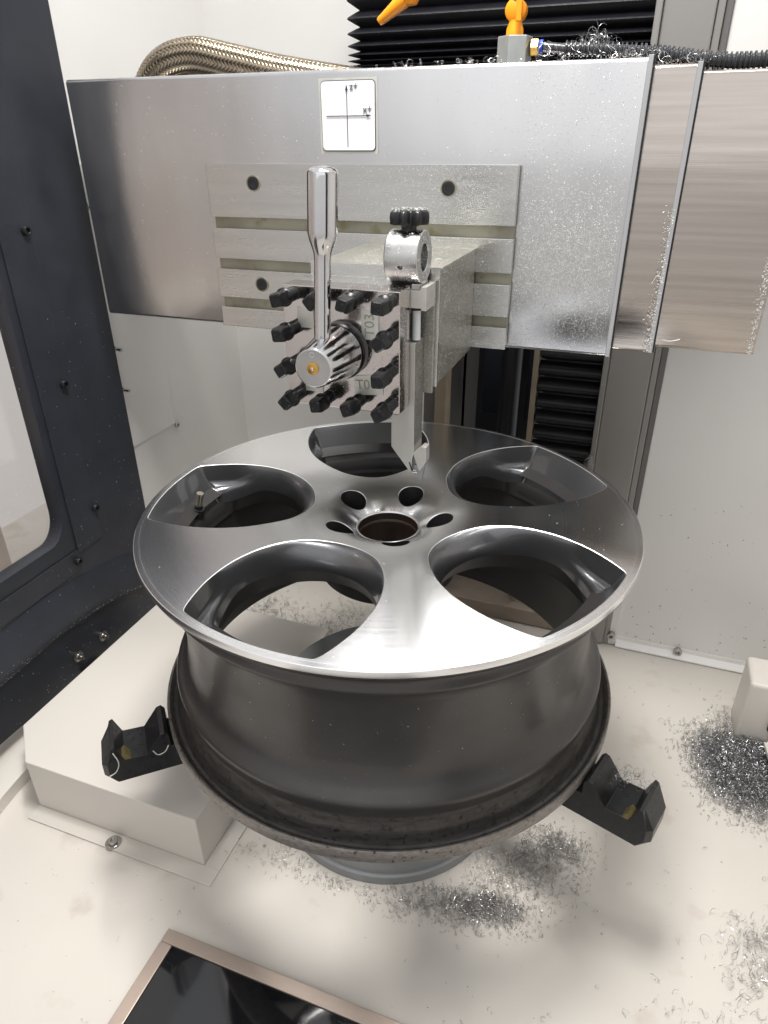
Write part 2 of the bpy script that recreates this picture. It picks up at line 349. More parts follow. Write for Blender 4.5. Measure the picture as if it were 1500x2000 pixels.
# ------------------------------------------------------------------ tool slide: slotted plate and block
ts = empty('tool_slide', (-.1, .166, .124), 'T-slotted ground steel plate with a square block on the widest cover', 'tool slide')
MB().box(-.2765, .0750, .1735, .1778, .1245, .3035).build('backing_plate', 'slot', ts, bevel=.0008)
for z0, z1 in ((.2485, .3040), (.2030, .2365), (.1585, .1915), (.1240, .1470)):
    MB().box(-.2770, .0753, .1660, .1733, z0, z1).build('rail', 'ground', ts, bevel=.0006)
for (x, z) in ((-.2174, .2841), (.0059, .2822), (-.2174, .1763)):
    b = MB(); b.lathe([(.0085, -.0004), (.0085, .0006), (.0072, .0006), (.0070, -.0004)], 24, (x, .1657, z), 'y'); b.build('counterbore_ring', 'slot', ts, smooth=40)
    socket_screw(ts, (x, .1660, z), '-y', .0068, .0012)
MB().box(-.0860, .0372, .0340, .1658, .1215, .2262).build('block', 'block', ts, bevel=.0008)
MB().box(-.0870, .0380, .0310, .0338, .1200, .2275).build('seam_plate', 'ground', ts, bevel=.0004)

# ------------------------------------------------------------------ tool post
tp = empty('tool_post', (-.032, 0, .11), 'square four-way tool post with twelve black bolts and chrome lever', 'tool post')
MB().box(-.0868, .0215, -.0280, -.0020, .1105, .2168).build('front_plate', 'turret', tp, bevel=.0007)
MB().box(-.0600, .0030, -.0019, .0240, .1330, .1900).build('core', 'block', tp)
MB().box(-.0868, .0352, .0262, .0308, .1150, .2168).build('rear_plate', 'block', tp, bevel=.0006)
MB().box(-.0868, .0165, -.0019, .0261, .1905, .2166).build('upper_jaw', 'ground', tp, bevel=.0006)
BX = (-.0755, -.0455, -.0160, .0145); BZ = (.2100, .1815, .1510, .1210)
for i, x in enumerate(BX):
    for j, z in enumerate(BZ):
        if 0 < i < 3 and 0 < j < 3: continue
        L = .029+.006*rnd.random(); y0 = -.0282; rot = rnd.uniform(0, 90)
        b = MB(); b.lathe([(.0055, 0), (.0055, L*.50), (.0058, L*.52), (.0079, L*.54), (.0079, L*.59), (.0062, L*.66), (.0056, L*.70)], 20, (x, y0, z), 'y')
        sh = b.build('bolt', 'bolt', tp, smooth=35)
        # thread rings
        b = MB(); b.lathe([(.0057+.00030*(k % 2), L*.04+L*.40*k/16) for k in range(17)], 16, (x, y0, z), 'y'); b.build('thread', 'bolt', sh)
        s = .0058; P = []
        b = MB(); ring = []
        for yy, q, c in ((L*.62, s, .0010), (L*.98, s, .0010), (L+.0022, s*.90, .0013), (L+.0030, s*.76, .0018)):
            pl = [(q, q-c), (q-c, q), (-q+c, q), (-q, q-c), (-q, -q+c), (-q+c, -q), (q-c, -q), (q, -q+c)]
            a = R(rot); ring.append([(x+p[0]*math.cos(a)-p[1]*math.sin(a), y0-yy, z+p[0]*math.sin(a)+p[1]*math.cos(a)) for p in pl])
        V = sum(ring, []); Fc = [(8*k+j_, 8*k+(j_+1) % 8, 8*k+8+(j_+1) % 8, 8*k+8+j_) for k in range(3) for j_ in range(8)]+[tuple(range(24, 32)), tuple(range(7, -1, -1))]
        b.add(V, Fc); b.build('head', 'bolt', sh, smooth=25)
# number plates
def plate(pts, txt, tx, tz, trot, size):
    o = MB().prism(pts, -.0288, -.0281, 'y').build('number_plate', 'label', tp)
    if txt: text(txt, size, 'lettering', 'ink', o, FRONT(tx, -.0289, tz, trot))
plate([(-.0125, .1755), (.0027, .1758), (.0030, .2020), (-.0130, .2020)], 'T03', -.0050, .1880, R(-90), .0125)
plate([(-.0205, .1250), (.0066, .1278), (.0070, .1462), (-.0215, .1425)], 'T0', -.0125, .1350, R(-5), .0125)
plate([(-.0728, .1815), (-.0575, .1815), (-.0575, .1990), (-.0728, .1990)], '', -.0655, .1905, R(-90), .0105)
plate([(-.0690, .1240), (-.0515, .1240), (-.0515, .1420), (-.0690, .1420)], '', -.0600, .1275, R(180), .008)
# lever hub: cone towards the operator
hc = (-.0312, -.0281, .1650)
b = MB(); b.lathe([(.0240, 0), (.0245, .001), (.0245, .0085), (.0232, .0100)], 48, hc, 'y'); b.build('hub_ring', 'bolt', tp, smooth=40)
b = MB(); b.lathe([(.0224, .0100), (.0230, .0110), (.0230, .0140), (.0165, .0585), (.0158, .0600), (.0150, .0604), (.0001, .0604)], 64, hc, 'y'); hub = b.build('lever_hub', 'chrome_soft', tp, smooth=35)
b = MB(); b.lathe([(.0148, .0606), (.0001, .0606)], 48, hc, 'y'); b.build('hub_face', 'chrome_dark', hub)
b = MB(); b.lathe([(.0052, .0607), (.0052, .0612), (.0030, .0616), (.0028, .0610), (.0001, .0610)], 24, hc, 'y'); b.build('brass_plug', 'brass', hub, smooth=40)
b = MB(); b.lathe([(.0014, .0610), (.0014, .0626), (.0001, .0630)], 16, hc, 'y'); b.build('grease_nipple', 'chrome', hub, smooth=40)
b = MB(); b.lathe([(.0022, .0607), (.0022, .0610), (.0017, .0610), (.0017, .0607)], 20, (hc[0], hc[1], hc[2]+.0112), 'y'); b.build('stamped_ring', 'chrome', hub)
# lever
d = Vector((.0078, -.001, .1345)); p0 = Vector((-.0340, -.0630, .1760)); lv = []
for t, r_ in ((0, .0068), (.42, .0066), (.58, .0066), (.60, .0069), (.73, .0110), (.745, .0115), (.75, .0117), (.965, .0117), (.975, .0113), (.99, .0090), (.995, .0070), (1, .0001)): lv.append((p0+d*t, r_))
TL = [0, .50, .53, .555, .59, .62, .645, .66, .67, .75, .958, .970, .980, .989, .995, 1]
lv = [(p0+d*t, r_) for t, r_ in zip(TL, [.0068, .0066, .0068, .0075, .0092, .0106, .0115, .0118, .0118, .0118, .0118, .0114, .0105, .0085, .0055, .0001])]
b = MB(); b.tube([q[0] for q in lv], [q[1] for q in lv], 40); b.build('lever', 'chrome', tp, smooth=50)
b = MB(); b.tube([p0-d*.02, p0+d*.012], [.0080, .0076], 32); b.build('lever_collar', 'chrome', tp, smooth=40)

# ------------------------------------------------------------------ turning tool (held in the post)
tt = empty('turning_tool', (.034, 0, .034), 'pale square-shank turning tool with pointed insert above the wheel hub', 'cutting tool')
b = MB().prism([(.0037, .1675), (.0037, .0668), (.0232, .0420), (.0246, .0432), (.0246, .0560), (.0262, .0620), (.0262, .1675)], .0002, .0256, 'y')
b.build('shank', 'tool', tt, bevel=.0005)
MB().prism([(.02635, .1672), (.02635, .0700), (.0264, .0700), (.0264, .1672)], .0008, .0252, 'y').build('dark_side', 'toolside', tt)  # darker steel with black blotches on one face of the shank
b = MB().prism([(.0258, .0628), (.0318, .0462), (.0330, .0455), (.0392, .0560), (.0388, .0705), (.0345, .0712)], -.0006, .0100, 'y'); b.build('nose', 'tool', tt, bevel=.0005)
b = MB().prism([(.0262, .0500), (.0338, .0342), (.0345, .0338), (.0385, .0560), (.0300, .0520)], -.0002, .0042, 'y'); b.build('insert', 'insert', tt, bevel=.0003)
b = MB(); b.lathe([(.0022, 0), (.0022, .0018), (.0012, .0020), (.0010, .0008), (.0001, .0008)], 20, (.0282, -.0004, .0447), 'y'); b.build('insert_screw', 'chrome', tt, smooth=40)
b = MB().prism([(.0215, .0530), (.0228, .0530), (.0258, .0450), (.0246, .0432), (.0243, .0446)], -.0002, .0006, 'y'); b.build('relief_slot', 'black', tt)

# ------------------------------------------------------------------ ring holder on the post
rh = empty('ring_holder', (.016, .012, .197), 'thick steel ring holder with black star knob on top of the tool post', 'tool holder')
b = MB().prism([(.0168, .1966), (.0168, .2166), (.0205, .2166), (.0215, .2135), (.0300, .2135), (.0310, .2166), (.0356, .2166), (.0356, .1966), (.0312, .1966), (.0312, .1985), (.0195, .1985), (.0195, .1966)], -.0005, .0255, 'y'); b.build('bracket', 'label', rh, bevel=.0004)
b = MB(); prof = [(.0112, .0010), (.0118, .0002), (.0210, .0002), (.0217, .0010), (.0217, .0290), (.0210, .0297), (.0118, .0297), (.0112, .0290)]
b.lathe(prof, 64, (0, .012, .2385), 'x', closed=True); rg = b.build('ring', 'ring', rh, smooth=35)
MB().prism([(.0218, .2140), (.0297, .2140), (.0285, .2185), (.0225, .2185)], -.0002, .0250, 'y').build('ring_foot', 'ring', rh, bevel=.0003)
b = MB(); b.lathe([(.0024, -.0012), (.0024, .0002), (.0001, .0002)], 20, (.0150, -.0090, .2335), 'y'); b.build('side_hole', 'black', rg)
b = MB(); b.lathe([(.0032, -.0006), (.0032, .0001), (.0026, .0001), (.0026, -.0006)], 20, (.0150, -.0092, .2335), 'y'); b.build('hole_edge', 'chrome', rg)
kx, ky = .0155, .012
b = MB(); b.lathe([(.0070, .2575), (.0066, .2590), (.0064, .2640)], 32, (kx, ky, 0)); b.build('knob_stem', 'black', rh, smooth=40)
b = MB(); n = 84; V = []
for (h, s_) in ((.2640, .90), (.2650, .98), (.2700, 1.), (.2735, .97), (.2752, .86), (.2756, .70)):
    for k in range(n):
        a = 2*math.pi*k/n; r_ = (.0142+.0028*math.cos(7*a)**1 if True else 0)*s_; V.append((kx+r_*math.cos(a+.2), ky+r_*math.sin(a+.2), h))
Fc = [(i*n+j, i*n+(j+1) % n, (i+1)*n+(j+1) % n, (i+1)*n+j) for i in range(5) for j in range(n)]+[tuple(range(n-1, -1, -1)), tuple(5*n+j for j in range(n))]
b.add(V, Fc); b.build('star_knob', 'black', rh, smooth=45)
b = MB(); b.lathe([(.0037, .1690), (.0037, .1955)], 20, (.0240, .0100, 0)); b.build('height_screw', 'white', rh, smooth=40)
b = MB(); b.lathe([(.0052, .1952), (.0052, .1984)], 20, (.0240, .0100, 0)); b.build('lock_nut', 'black', rh, smooth=40)

# ------------------------------------------------------------------ alloy wheel
wh = empty('alloy_wheel', (0, 0, -.213), 'five-spoke alloy wheel with mirror-cut face and dark barrel on the chuck', 'wheel')
ZR = [(.0, -.0235), (.0315, -.0222), (.036, -.0190), (.044, -.0140), (.056, -.0088), (.068, -.0055), (.08, -.0031), (.10, -.0006), (.12, .0010), (.145, .0016), (.17, .0018), (.195, .0015), (.215, .0009), (.230, .0003), (.2385, 0.), (.246, -.0003)]
zr_x = np.array([q[0] for q in ZR]); zr_y = np.array([q[1] for q in ZR])
_h = np.diff(zr_x); _d = np.diff(zr_y)/_h; _m = np.zeros(len(ZR)); _m[1:-1] = (_d[:-1]*_h[1:]+_d[1:]*_h[:-1])/(_h[:-1]+_h[1:]); _m[0] = _d[0]; _m[-1] = _d[-1]
def zf(r):
    i = int(min(max(np.searchsorted(zr_x, r)-1, 0), len(_h)-1)); h = _h[i]; t = (r-zr_x[i])/h
    return (2*t**3-3*t*t+1)*zr_y[i]+(t**3-2*t*t+t)*h*_m[i]+(-2*t**3+3*t*t)*zr_y[i+1]+(t**3-t*t)*h*_m[i+1]
def zn(x, y):
    r = math.hypot(x, y); s = (zf(r+.0008)-zf(r-.0008))/.0016; return Vector((-s*x/r, -s*y/r, 1)).normalized()
half = [((.0768, 0), (.0945, 0)), ((.0782, .012), (.0955, .012)), ((.0825, .0245), (.0985, .0235)), ((.0893, .0365), (.1035, .0340)), ((.100, .0475), (.111, .0450)),
        ((.114, .0575), (.121, .0545)), ((.130, .0655), (.134, .0620)), ((.150, .0712), (.150, .0662)), ((.170, .0732), (.166, .0678)), ((.190, .0725), (.181, .0665)),
        ((.207, .0695), (.193, .0625)), ((.2195, .0662), (.2005, .0570)), ((.2262, .0636), (.2040, .0530)), ((.2293, .0612), (.2058, .0500))]
arc = [(14.0, 13.0), (11.5, 10.8), (8, 7.5), (4, 3.8), (0, 0)]
for a, t in arc: half.append(((.2378*math.cos(R(a)), .2378*math.sin(R(a))), (.2115*math.cos(R(t)), .2115*math.sin(R(t)))))
full = half+[((p[0], -p[1]), (q[0], -q[1])) for p, q in half[-2:0:-1]]
outl = [Vector((*p, 0)) for p, q in full]; thro = [Vector((*q, 0)) for p, q in full]
OUT = [(p.x, p.y) for p in spline(outl, 6, True)]; THR = [(p.x, p.y) for p in spline(thro, 6, True)]
def inset(poly, d):
    n = len(poly); out = []
    for i in range(n):
        ax, ay = poly[i-1]; bx_, by_ = poly[(i+1) % n]; tx, ty = bx_-ax, by_-ay; L = math.hypot(tx, ty); out.append((poly[i][0]-ty/L*d, poly[i][1]+tx/L*d))
    return out
area2 = sum(OUT[i][0]*OUT[(i+1) % len(OUT)][1]-OUT[(i+1) % len(OUT)][0]*OUT[i][1] for i in range(len(OUT)))
sg = 1 if area2 > 0 else -1
CHM = inset(OUT, .0007*sg)
WANG = [46+72*k for k in range(5)]; BANG = [10+72*k for k in range(5)]; BR, BH = .0528, .0140
def rotp(p, a): c, s = math.cos(R(a)), math.sin(R(a)); return (p[0]*c-p[1]*s, p[0]*s+p[1]*c)
def pip(x, y, P):
    c = False; j = len(P)-1
    for i in range(len(P)):
        if (P[i][1] > y) != (P[j][1] > y) and x < (P[j][0]-P[i][0])*(y-P[i][1])/(P[j][1]-P[i][1])+P[i][0]: c = not c
        j = i
    return c
RO, RI = .2393, .0325
pts = []; edges = []
def loop(P):
    o = len(pts); pts.extend(P); edges.extend([(o+i, o+(i+1) % len(P)) for i in range(len(P))])
loop([(RO*math.cos(2*math.pi*k/300), RO*math.sin(2*math.pi*k/300)) for k in range(300)])
loop([(RI*math.cos(2*math.pi*k/120), RI*math.sin(2*math.pi*k/120)) for k in range(120)])
for a in WANG: loop([rotp(p, a) for p in OUT])
for a in BANG: loop([(BR*math.cos(R(a))+BH*math.cos(2*math.pi*k/48), BR*math.sin(R(a))+BH*math.sin(2*math.pi*k/48)) for k in range(48)])
OUTB = inset(OUT, -.0016*sg)
def inhole(x, y, m=0.):
    r = math.hypot(x, y)
    if r < RI+m or r > RO-m: return True
    a = math.degrees(math.atan2(y, x)); k = round((a-10)/72)
    bx_, by_ = rotp((BR, 0), 10+72*k)
    if math.hypot(x-bx_, y-by_) < BH+m: return True
    k = round((a-46)/72); lx, ly = rotp((x, y), -(46+72*k))
    return pip(lx, ly, OUTB if m else OUT)
r_ = RI+.0022
while r_ < RO-.0015:
    st_ = .0024 if r_ < .08 else .0042
    n = int(2*math.pi*r_/st_)
    for k in range(n):
        a = 2*math.pi*(k+.5*(int(r_*1e4) % 2))/n; x, y = r_*math.cos(a), r_*math.sin(a)
        if not inhole(x, y, .0012): pts.append((x, y))
    r_ += st_*.9
vo, eo, fo, *_ = delaunay_2d_cdt([Vector(p) for p in pts], edges, [], 0, 1e-7)
fo = [t for t in fo if not inhole(sum(vo[i].x for i in t)/3, sum(vo[i].y for i in t)/3)]
b = MB(); b.add([(p.x, p.y, zf(p.length)) for p in vo], fo)
fc = b.build('face', 'mach', wh, smooth=60)
me = fc.data
if me.polygons[0].normal.z < 0: me.flip_normals()
me.normals_split_custom_set_from_vertices([zn(v.co.x, v.co.y) if math.hypot(v.co.x, v.co.y) > .01 else Vector((0, 0, 1)) for v in me.vertices])
# rim edge with a fine turned groove
b = MB(); b.lathe([(RO, zf(RO)), (.2395, -.0005), (.2399, -.0005), (.2401, -.0001), (.2444, -.0002), (.2450, -.0007), (.2451, -.0040), (.2449, -.0062)], 300); b.build('rim_edge', 'mach', wh, smooth=25)
# barrel (outside), flange, inside
b = MB(); b.lathe([(.2449, -.0063), (.2436, -.0100), (.2390, -.0125), (.2320, -.0145), (.2285, -.0180), (.2275, -.0290), (.2290, -.0325), (.2296, -.0345), (.2285, -.0372), (.2250, -.0400), (.2190, -.0450), (.2150, -.0520), (.2128, -.0640), (.2120, -.0850), (.2118, -.1050), (.2128, -.1250), (.2150, -.1405), (.2190, -.1500), (.2240, -.1545), (.2276, -.1572), (.2288, -.1605), (.2282, -.1650), (.2266, -.1700), (.2260, -.1760)], 256)
b.build('barrel', 'barrel', wh, smooth=60)
b = MB(); b.lathe([(.2260, -.1760), (.2266, -.1840), (.2284, -.1885), (.2296, -.1930), (.2304, -.1980), (.2325, -.2025), (.2352, -.2045), (.2384, -.2032)], 256); b.build('bead_seat', 'grime', wh, smooth=60)
b = MB(); b.lathe([(.2385, -.2030), (.2400, -.1995), (.2414, -.1968), (.2432, -.1962), (.2441, -.1975), (.2441, -.2085), (.2430, -.2115), (.2390, -.2130), (.2210, -.2132), (.2180, -.2110)], 256); b.build('rear_flange', 'flange', wh, smooth=40)
b = MB(); b.lathe([(.2180, -.2110), (.2120, -.1900), (.2070, -.1600), (.2060, -.0560), (.2090, -.0420), (.2115, -.0390)], 200); b.build('barrel_lining', 'inner', wh, smooth=60)
b = MB(); b.lathe([(.2370, -.0125), (.2330, -.0170), (.2100, -.0300)], 200); b.build('outer_backing', 'inner', wh, smooth=60)
# window recesses
N = len(OUT)
def recess():
    rings = []; S = 18
    for s in range(S+1):
        t = s/S; ring = []
        for i in range(N):
            ox, oy = CHM[i]; tx, ty = THR[i]
            a = abs(math.degrees(math.atan2(oy, ox))); ro = math.hypot(ox, oy)
            wo = min(1, max(0, (ro-.2335)/.0032)); wo = wo*wo*(3-2*wo)
            k = min(1, max(0, (ox-.15)/.06)); k = k*k*(3-2*k); D = .0265+.0145*k
            fi = (1-wo)*math.sin(t*math.pi/2)**1.15+wo*t; fz = (1-wo)*(1-math.cos(t*math.pi/2))+wo*(t**1.08)
            wc = min(1, max(0, (ox-.160)/.035)); wc = wc*wc*(3-2*wc)*(1-wo)
            T = (0, .12, .40, .62, .76, .86, 1); fi2 = float(np.interp(t, T, (0, .05, .16, .42, .74, .92, 1))); fz2 = float(np.interp(t, T, (0, .16, .50, .585, .60, .68, 1)))
            fi = fi*(1-wc)+fi2*wc; fz = fz*(1-wc)+fz2*wc
            z0 = zf(ro)-.0004
            ring.append((ox+(tx-ox)*fi, oy+(ty-oy)*fi, z0+(-D-z0)*fz))
        rings.append(ring)
    return rings
def sb(p, o):
    x, y = p[0]+(o[0]-p[0])*.45, p[1]+(o[1]-p[1])*.45; r_ = math.hypot(x, y); k = min(1, .2050/r_); return x*k, y*k, p[2]-.016
RG = recess()
rc0 = None
for a in WANG:
    b = MB(); V = []
    for ring in RG:
        for p in ring: q = rotp(p, a); V.append((q[0], q[1], p[2]))
    b.add(V, [(k*N+i, k*N+(i+1) % N, (k+1)*N+(i+1) % N, (k+1)*N+i) for k in range(len(RG)-1) for i in range(N)])
    b.build('window_recess', 'paint', wh, smooth=38)
    V = [];
    for ring in (RG[-1], [tuple(sb(p, OUT[i])) for i, p in enumerate(RG[-1])]):
        for p in ring: q = rotp(p, a); V.append((q[0], q[1], p[2]))
    b = MB(); b.add(V, [(i, (i+1) % N, N+(i+1) % N, N+i) for i in range(N)]); b.build('spoke_back', 'inner', wh, smooth=50)
    b = MB(); V = []
    for ring, dz in ((OUT, 0), (CHM, -.0004)):
        for p in ring: q = rotp(p, a); V.append((q[0], q[1], zf(math.hypot(*p))+dz))
    b.add(V, [(i, (i+1) % N, N+(i+1) % N, N+i) for i in range(N)]); b.build('window_edge', 'edge', wh, smooth=50)
for a in BANG:
    cx, cy = rotp((BR, 0), a); n = 48
    def rg_(r_, z): return [(cx+r_*math.cos(2*math.pi*k/n), cy+r_*math.sin(2*math.pi*k/n), z if z is not None else zf(math.hypot(cx+r_*math.cos(2*math.pi*k/n), cy+r_*math.sin(2*math.pi*k/n)))) for k in range(n)]
    top = rg_(BH, None); l1 = [(cx+(p[0]-cx)*.965, cy+(p[1]-cy)*.965, p[2]-.0005) for p in top]
    b = MB(); b.add(top+l1, [(i, (i+1) % n, n+(i+1) % n, n+i) for i in range(n)]); b.build('hole_edge', 'edge', wh, smooth=50)
    rs = [l1, rg_(.0130, -.030), rg_(.0118, -.038), rg_(.0075, -.046), rg_(.0075, -.070)]
    b = MB(); b.add(sum(rs, []), [(k*n+i, k*n+(i+1) % n, (k+1)*n+(i+1) % n, (k+1)*n+i) for k in range(len(rs)-1) for i in range(n)]); b.build('bolt_hole', 'inner', wh, smooth=40)
b = MB(); b.lathe([(RI, zf(RI)), (.0316, zf(RI)+.0001), (.0306, zf(RI)-.0012)], 120); b.build('bore_edge', 'edge', wh, smooth=50)
b = MB(); b.lathe([(.0306, zf(RI)-.0012), (.0300, -.0300), (.0288, -.0312), (.0284, -.0330), (.0282, -.0680), (.0290, -.0720)], 120); b.build('center_bore', 'bore', wh, smooth=35)
b = MB(); b.lathe([(.0290, -.0720), (.0670, -.0720), (.0700, -.0690), (.0710, -.0300)], 120); b.build('hub_pad', 'inner', wh, smooth=40)
# valve stem in the left window
vp = Vector((-.2125, -.0235, -.0310)); vd = Vector((.25, .02, 1)).normalized()
b = MB(); b.tube([vp-vd*.004, vp+vd*.004, vp+vd*.0042, vp+vd*.0085], [.0068, .0066, .0048, .0046], 20); vs_ = b.build('valve_stem', 'black', wh, smooth=40)
b = MB(); b.tube([vp+vd*.0086, vp+vd*.020, vp+vd*.0202, vp+vd*.0235], [.0036, .0036, .0040, .0038], 20); b.build('valve_tip', 'nickel', vs_, smooth=40)

# ------------------------------------------------------------------ chuck
ck = empty('chuck', (0, 0, FZ), 'grey three-jaw chuck under the wheel with black stepped jaws', 'chuck')
b = MB(); b.lathe([(.1375, FZ+.0005), (.1375, FZ+.012), (.1355, FZ+.014), (.1335, FZ+.014), (.1335, -.2475), (.131, -.2455), (.0001, -.2455)], 128); b.build('body', 'chuck', ck, smooth=40)
def jaw(ang, lab, sd=-1):
    q = [(.075, -.2450), (.302, -.2450), (.3135, -.2350), (.3135, -.2200), (.3020, -.1995), (.2985, -.1980), (.2915, -.2170), (.2700, -.2185), (.2545, -.1975), (.2500, -.1960), (.2464, -.2010), (.2460, -.2160), (.075, -.2150)]
    b = MB(); hw = .0210; n = len(q)
    def pt(r_, y, z): x_, y_ = rotp((r_, y), ang); return (x_, y_, z)
    V = []
    for y, k in ((-hw, 1), (hw, 1)):
        for r_, z in q: V.append(pt(r_-(.005 if r_ > .3025 else 0), y, z))
    V2 = [pt(r_, y, z) for y in (-hw+.005, hw-.005) for r_, z in q]
    V = [V[i] for i in range(n)]+[V2[i] for i in range(n)]+[V2[n+i] for i in range(n)]+[V[n+i] for i in range(n)]
    Fc = [tuple(range(n)), tuple(range(4*n-1, 3*n-1, -1))]+[(k*n+i, (k+1)*n+i, (k+1)*n+(i+1) % n, k*n+(i+1) % n) for k in range(3) for i in range(n)]
    b.add(V, Fc); o = b.build('jaw', 'black', ck, bevel=.0004, seg=1); o['label'] = lab
    V = [pt(r_, y, z) for y in (sd*(hw+.0002), sd*(hw-.011)) for r_, z in ((.2852, -.2176), (.2913, -.2171), (.2935, -.2110), (.2902, -.2080))]
    MB().add(V, [(0, 1, 2, 3), (7, 6, 5, 4), (0, 4, 5, 1), (1, 5, 6, 2), (2, 6, 7, 3), (3, 7, 4, 0)]).build('brass_pad', 'pad', o)
    for r_ in (.12, .17):
        x_, y_ = rotp((r_, 0), ang); socket_screw(o, (x_, y_, -.2150), 'z', .0085, .008, 'steel_screw')
jaw(221.5, 'black stepped chuck jaw sticking out at front left of the wheel', 1)
jaw(-18.0, 'black stepped chuck jaw sticking out at front right of the wheel')
jaw(101.5, 'black stepped chuck jaw behind the wheel')

# ------------------------------------------------------------------ left door
dr = empty('machine_door', (-.5, -.15, FZ), 'black powder-coated sliding door with rounded window at far left', 'door')
X0 = -.5
win = []
for (cy, cz, a0) in ((.054-.03, -.166+.04, -90),):
    for k in range(9): a = R(-90+90*k/8); win.append((cy+.03*math.cos(a), cz+.04*math.sin(a)))
# frame around the window as four parts
MB().prism([(-.80, -.166)]+[p for p in win]+[(.054, .55), (.2205, .55), (.2205, -.355), (-.80, -.355)], X0-.022, X0, 'x').build('frame', 'door', dr, bevel=.0012)
MB().box(X0-.026, X0-.0225, .2206, .2470, -.386, .60).build('edge_return', 'door', dr, bevel=.0008)
MB().prism([(.066, .55), (.066, -.196), (.116, -.196), (.116, .55)], X0+.0003, X0+.0022, 'x').build('stiffener', 'door', dr, bevel=.0008)
MB().box(X0+.0003, X0+.0022, -.80, .0655, -.222, -.190).build('stiffener', 'door', dr, bevel=.0008)
YS = [-.80, -.40, -.20, -.115, -.06, -.013, .02, .056, .095, .132, .17, .20, .221]
ZL = np.interp(YS, [-.8, -.115, -.013, .056, .132, .17, .221], [-.300, -.291, -.2868, -.2925, -.3055, -.318, -.334]); ZB = np.interp(YS, [-.8, -.133, -.08, .008, .111, .213], [-.366, -.3736, -.378, -.3805, -.387, -.396])
b = MB(); V = []
for y, zl, zb in zip(YS, ZL, ZB):
    V += [(X0+.0004, y, zl+.062), (X0+.002, y, zl+.056), (X0+.0065, y, zl+.035), (X0+.0105, y, zl+.012), (X0+.0112, y, zl+.002), (X0+.0105, y, zl), (X0+.0045, y, zl-.002), (X0+.0042, y, zb), (X0+.0004, y, zb)]
b.add(V, [(9*k+i_, 9*k+i_+1, 9*k+10+i_, 9*k+9+i_) for k in range(len(YS)-1) for i_ in range(8)]); b.build('sill', 'door', dr, smooth=35)
MB().box(X0-.014, X0-.010, -.80, .0545, -.170, .56).build('window_pane', 'glass', dr)
for z, y in ((.2329, .1043), (.0424, .1079), (-.1455, .1130)): socket_screw(dr, (X0+.0022, y, z), 'x', .0058, .006)
socket_screw(dr, (X0+.0022, .0600, -.2060), 'x', .0058, .006)
for z, y in ((-.3466, .0684), (-.3453, .0154)):
    b = MB(); b.lathe([(.0085, 0), (.0085, .0015), (.006, .0020), (.0052, .0022), (.0050, .0070), (.0030, .0072), (.0028, .0110), (.0001, .0112)], 24, (X0+.0048, y, z), 'x'); b.build('stud', 'steel_screw', dr, smooth=35)
for z in (.2479, .0559, -.0065):
    b = MB(); b.tube([(X0-.022, .2330, z), (X0-.012, .2330, z)], .0038, 14); b.build('pin', 'bolt', dr, smooth=40)
    b = MB(); b.tube([(X0-.0125, .2330, z), (X0+.0005, .2330, z)], .0026, 14); b.build('pin', 'chrome', dr, smooth=40)
    b = MB(); b.tube([(X0-.024, .2475, z+.002), (X0-.024, .2570, z+.002)], .0030, 14); b.build('pin', 'chrome', dr, smooth=40)
sc = MB().prism([(X0+.004, -.385), (X0+.009, -.372), (X0+.012, -.379), (X0+.010, -.392)], .018, .052, 'y').build('tape_scrap', 'amber', None, bevel=.0015, seg=2); tag(sc, 'amber scrap of tape under the black door edge', 'tape')
# pale cabinet seen through the door glass
cab = empty('cabinet', (-.85, -.1, FZ), 'pale cabinet seen through the door window at far left', 'cabinet')
MB().box(-1.0, -.80, -.8, .19, FZ+.002, .9).build('side', 'cabinet', cab, bevel=.004)
MB().box(-.799, -.60, -.8, -.050, -.115, -.095).build('shelf', 'tray', cab, bevel=.002)

# ------------------------------------------------------------------ sheet-metal cover on the tray, left
bx = empty('floor_cover', (-.27, 0, FZ), 'low cream sheet-metal box bolted to the tray left of the wheel', 'cover')
MB().prism([(-.1580, -.1800), (-.1580, .1740), (-.4430, .1740), (-.4430, -.1350), (-.3950, -.1800)], FZ+.0005, -.3230, 'z').build('housing', 'tray', bx, bevel=.0016)
MB().box(-.3950, -.1380, -.2000, -.1802, FZ+.0004, FZ+.0024).build('flange', 'tray', bx, bevel=.0005)
MB().box(-.1578, -.1380, -.1801, .1740, FZ+.0004, FZ+.0024).build('flange', 'tray', bx, bevel=.0005)
b = MB(); b.lathe([(.0092, FZ+.0025), (.0092, FZ+.0036), (.0060, FZ+.0038)], 28, (-.2736, -.1925, 0)); b.build('washer', 'chrome_dark', bx, smooth=35)
socket_screw(bx, (-.2736, -.1925, FZ+.0037), 'z', .0052, .0045, 'steel_screw')
# curved tray lip at far left
lip = []
for k in range(25): a = R(150+60*k/24); lip.append((.06+.50*math.cos(a)*1.0, -.12+.50*math.sin(a)*1.0))
b = MB(); V = []
for x, y in lip:
    V += [(x, y, FZ+.0005), (x, y, FZ+.018), (x-.016, y, FZ+.022), (x-.03, y, FZ+.022), (x-.03, y, FZ+.0005)]
b.add(V, [(5*k+j, 5*k+j+1, 5*k+6+j, 5*k+5+j) for k in range(24) for j in range(4)])
lp = b.build('tray_lip', 'tray', None, smooth=40); tag(lp, 'curved cream lip along the left edge of the tray', 'tray lip')

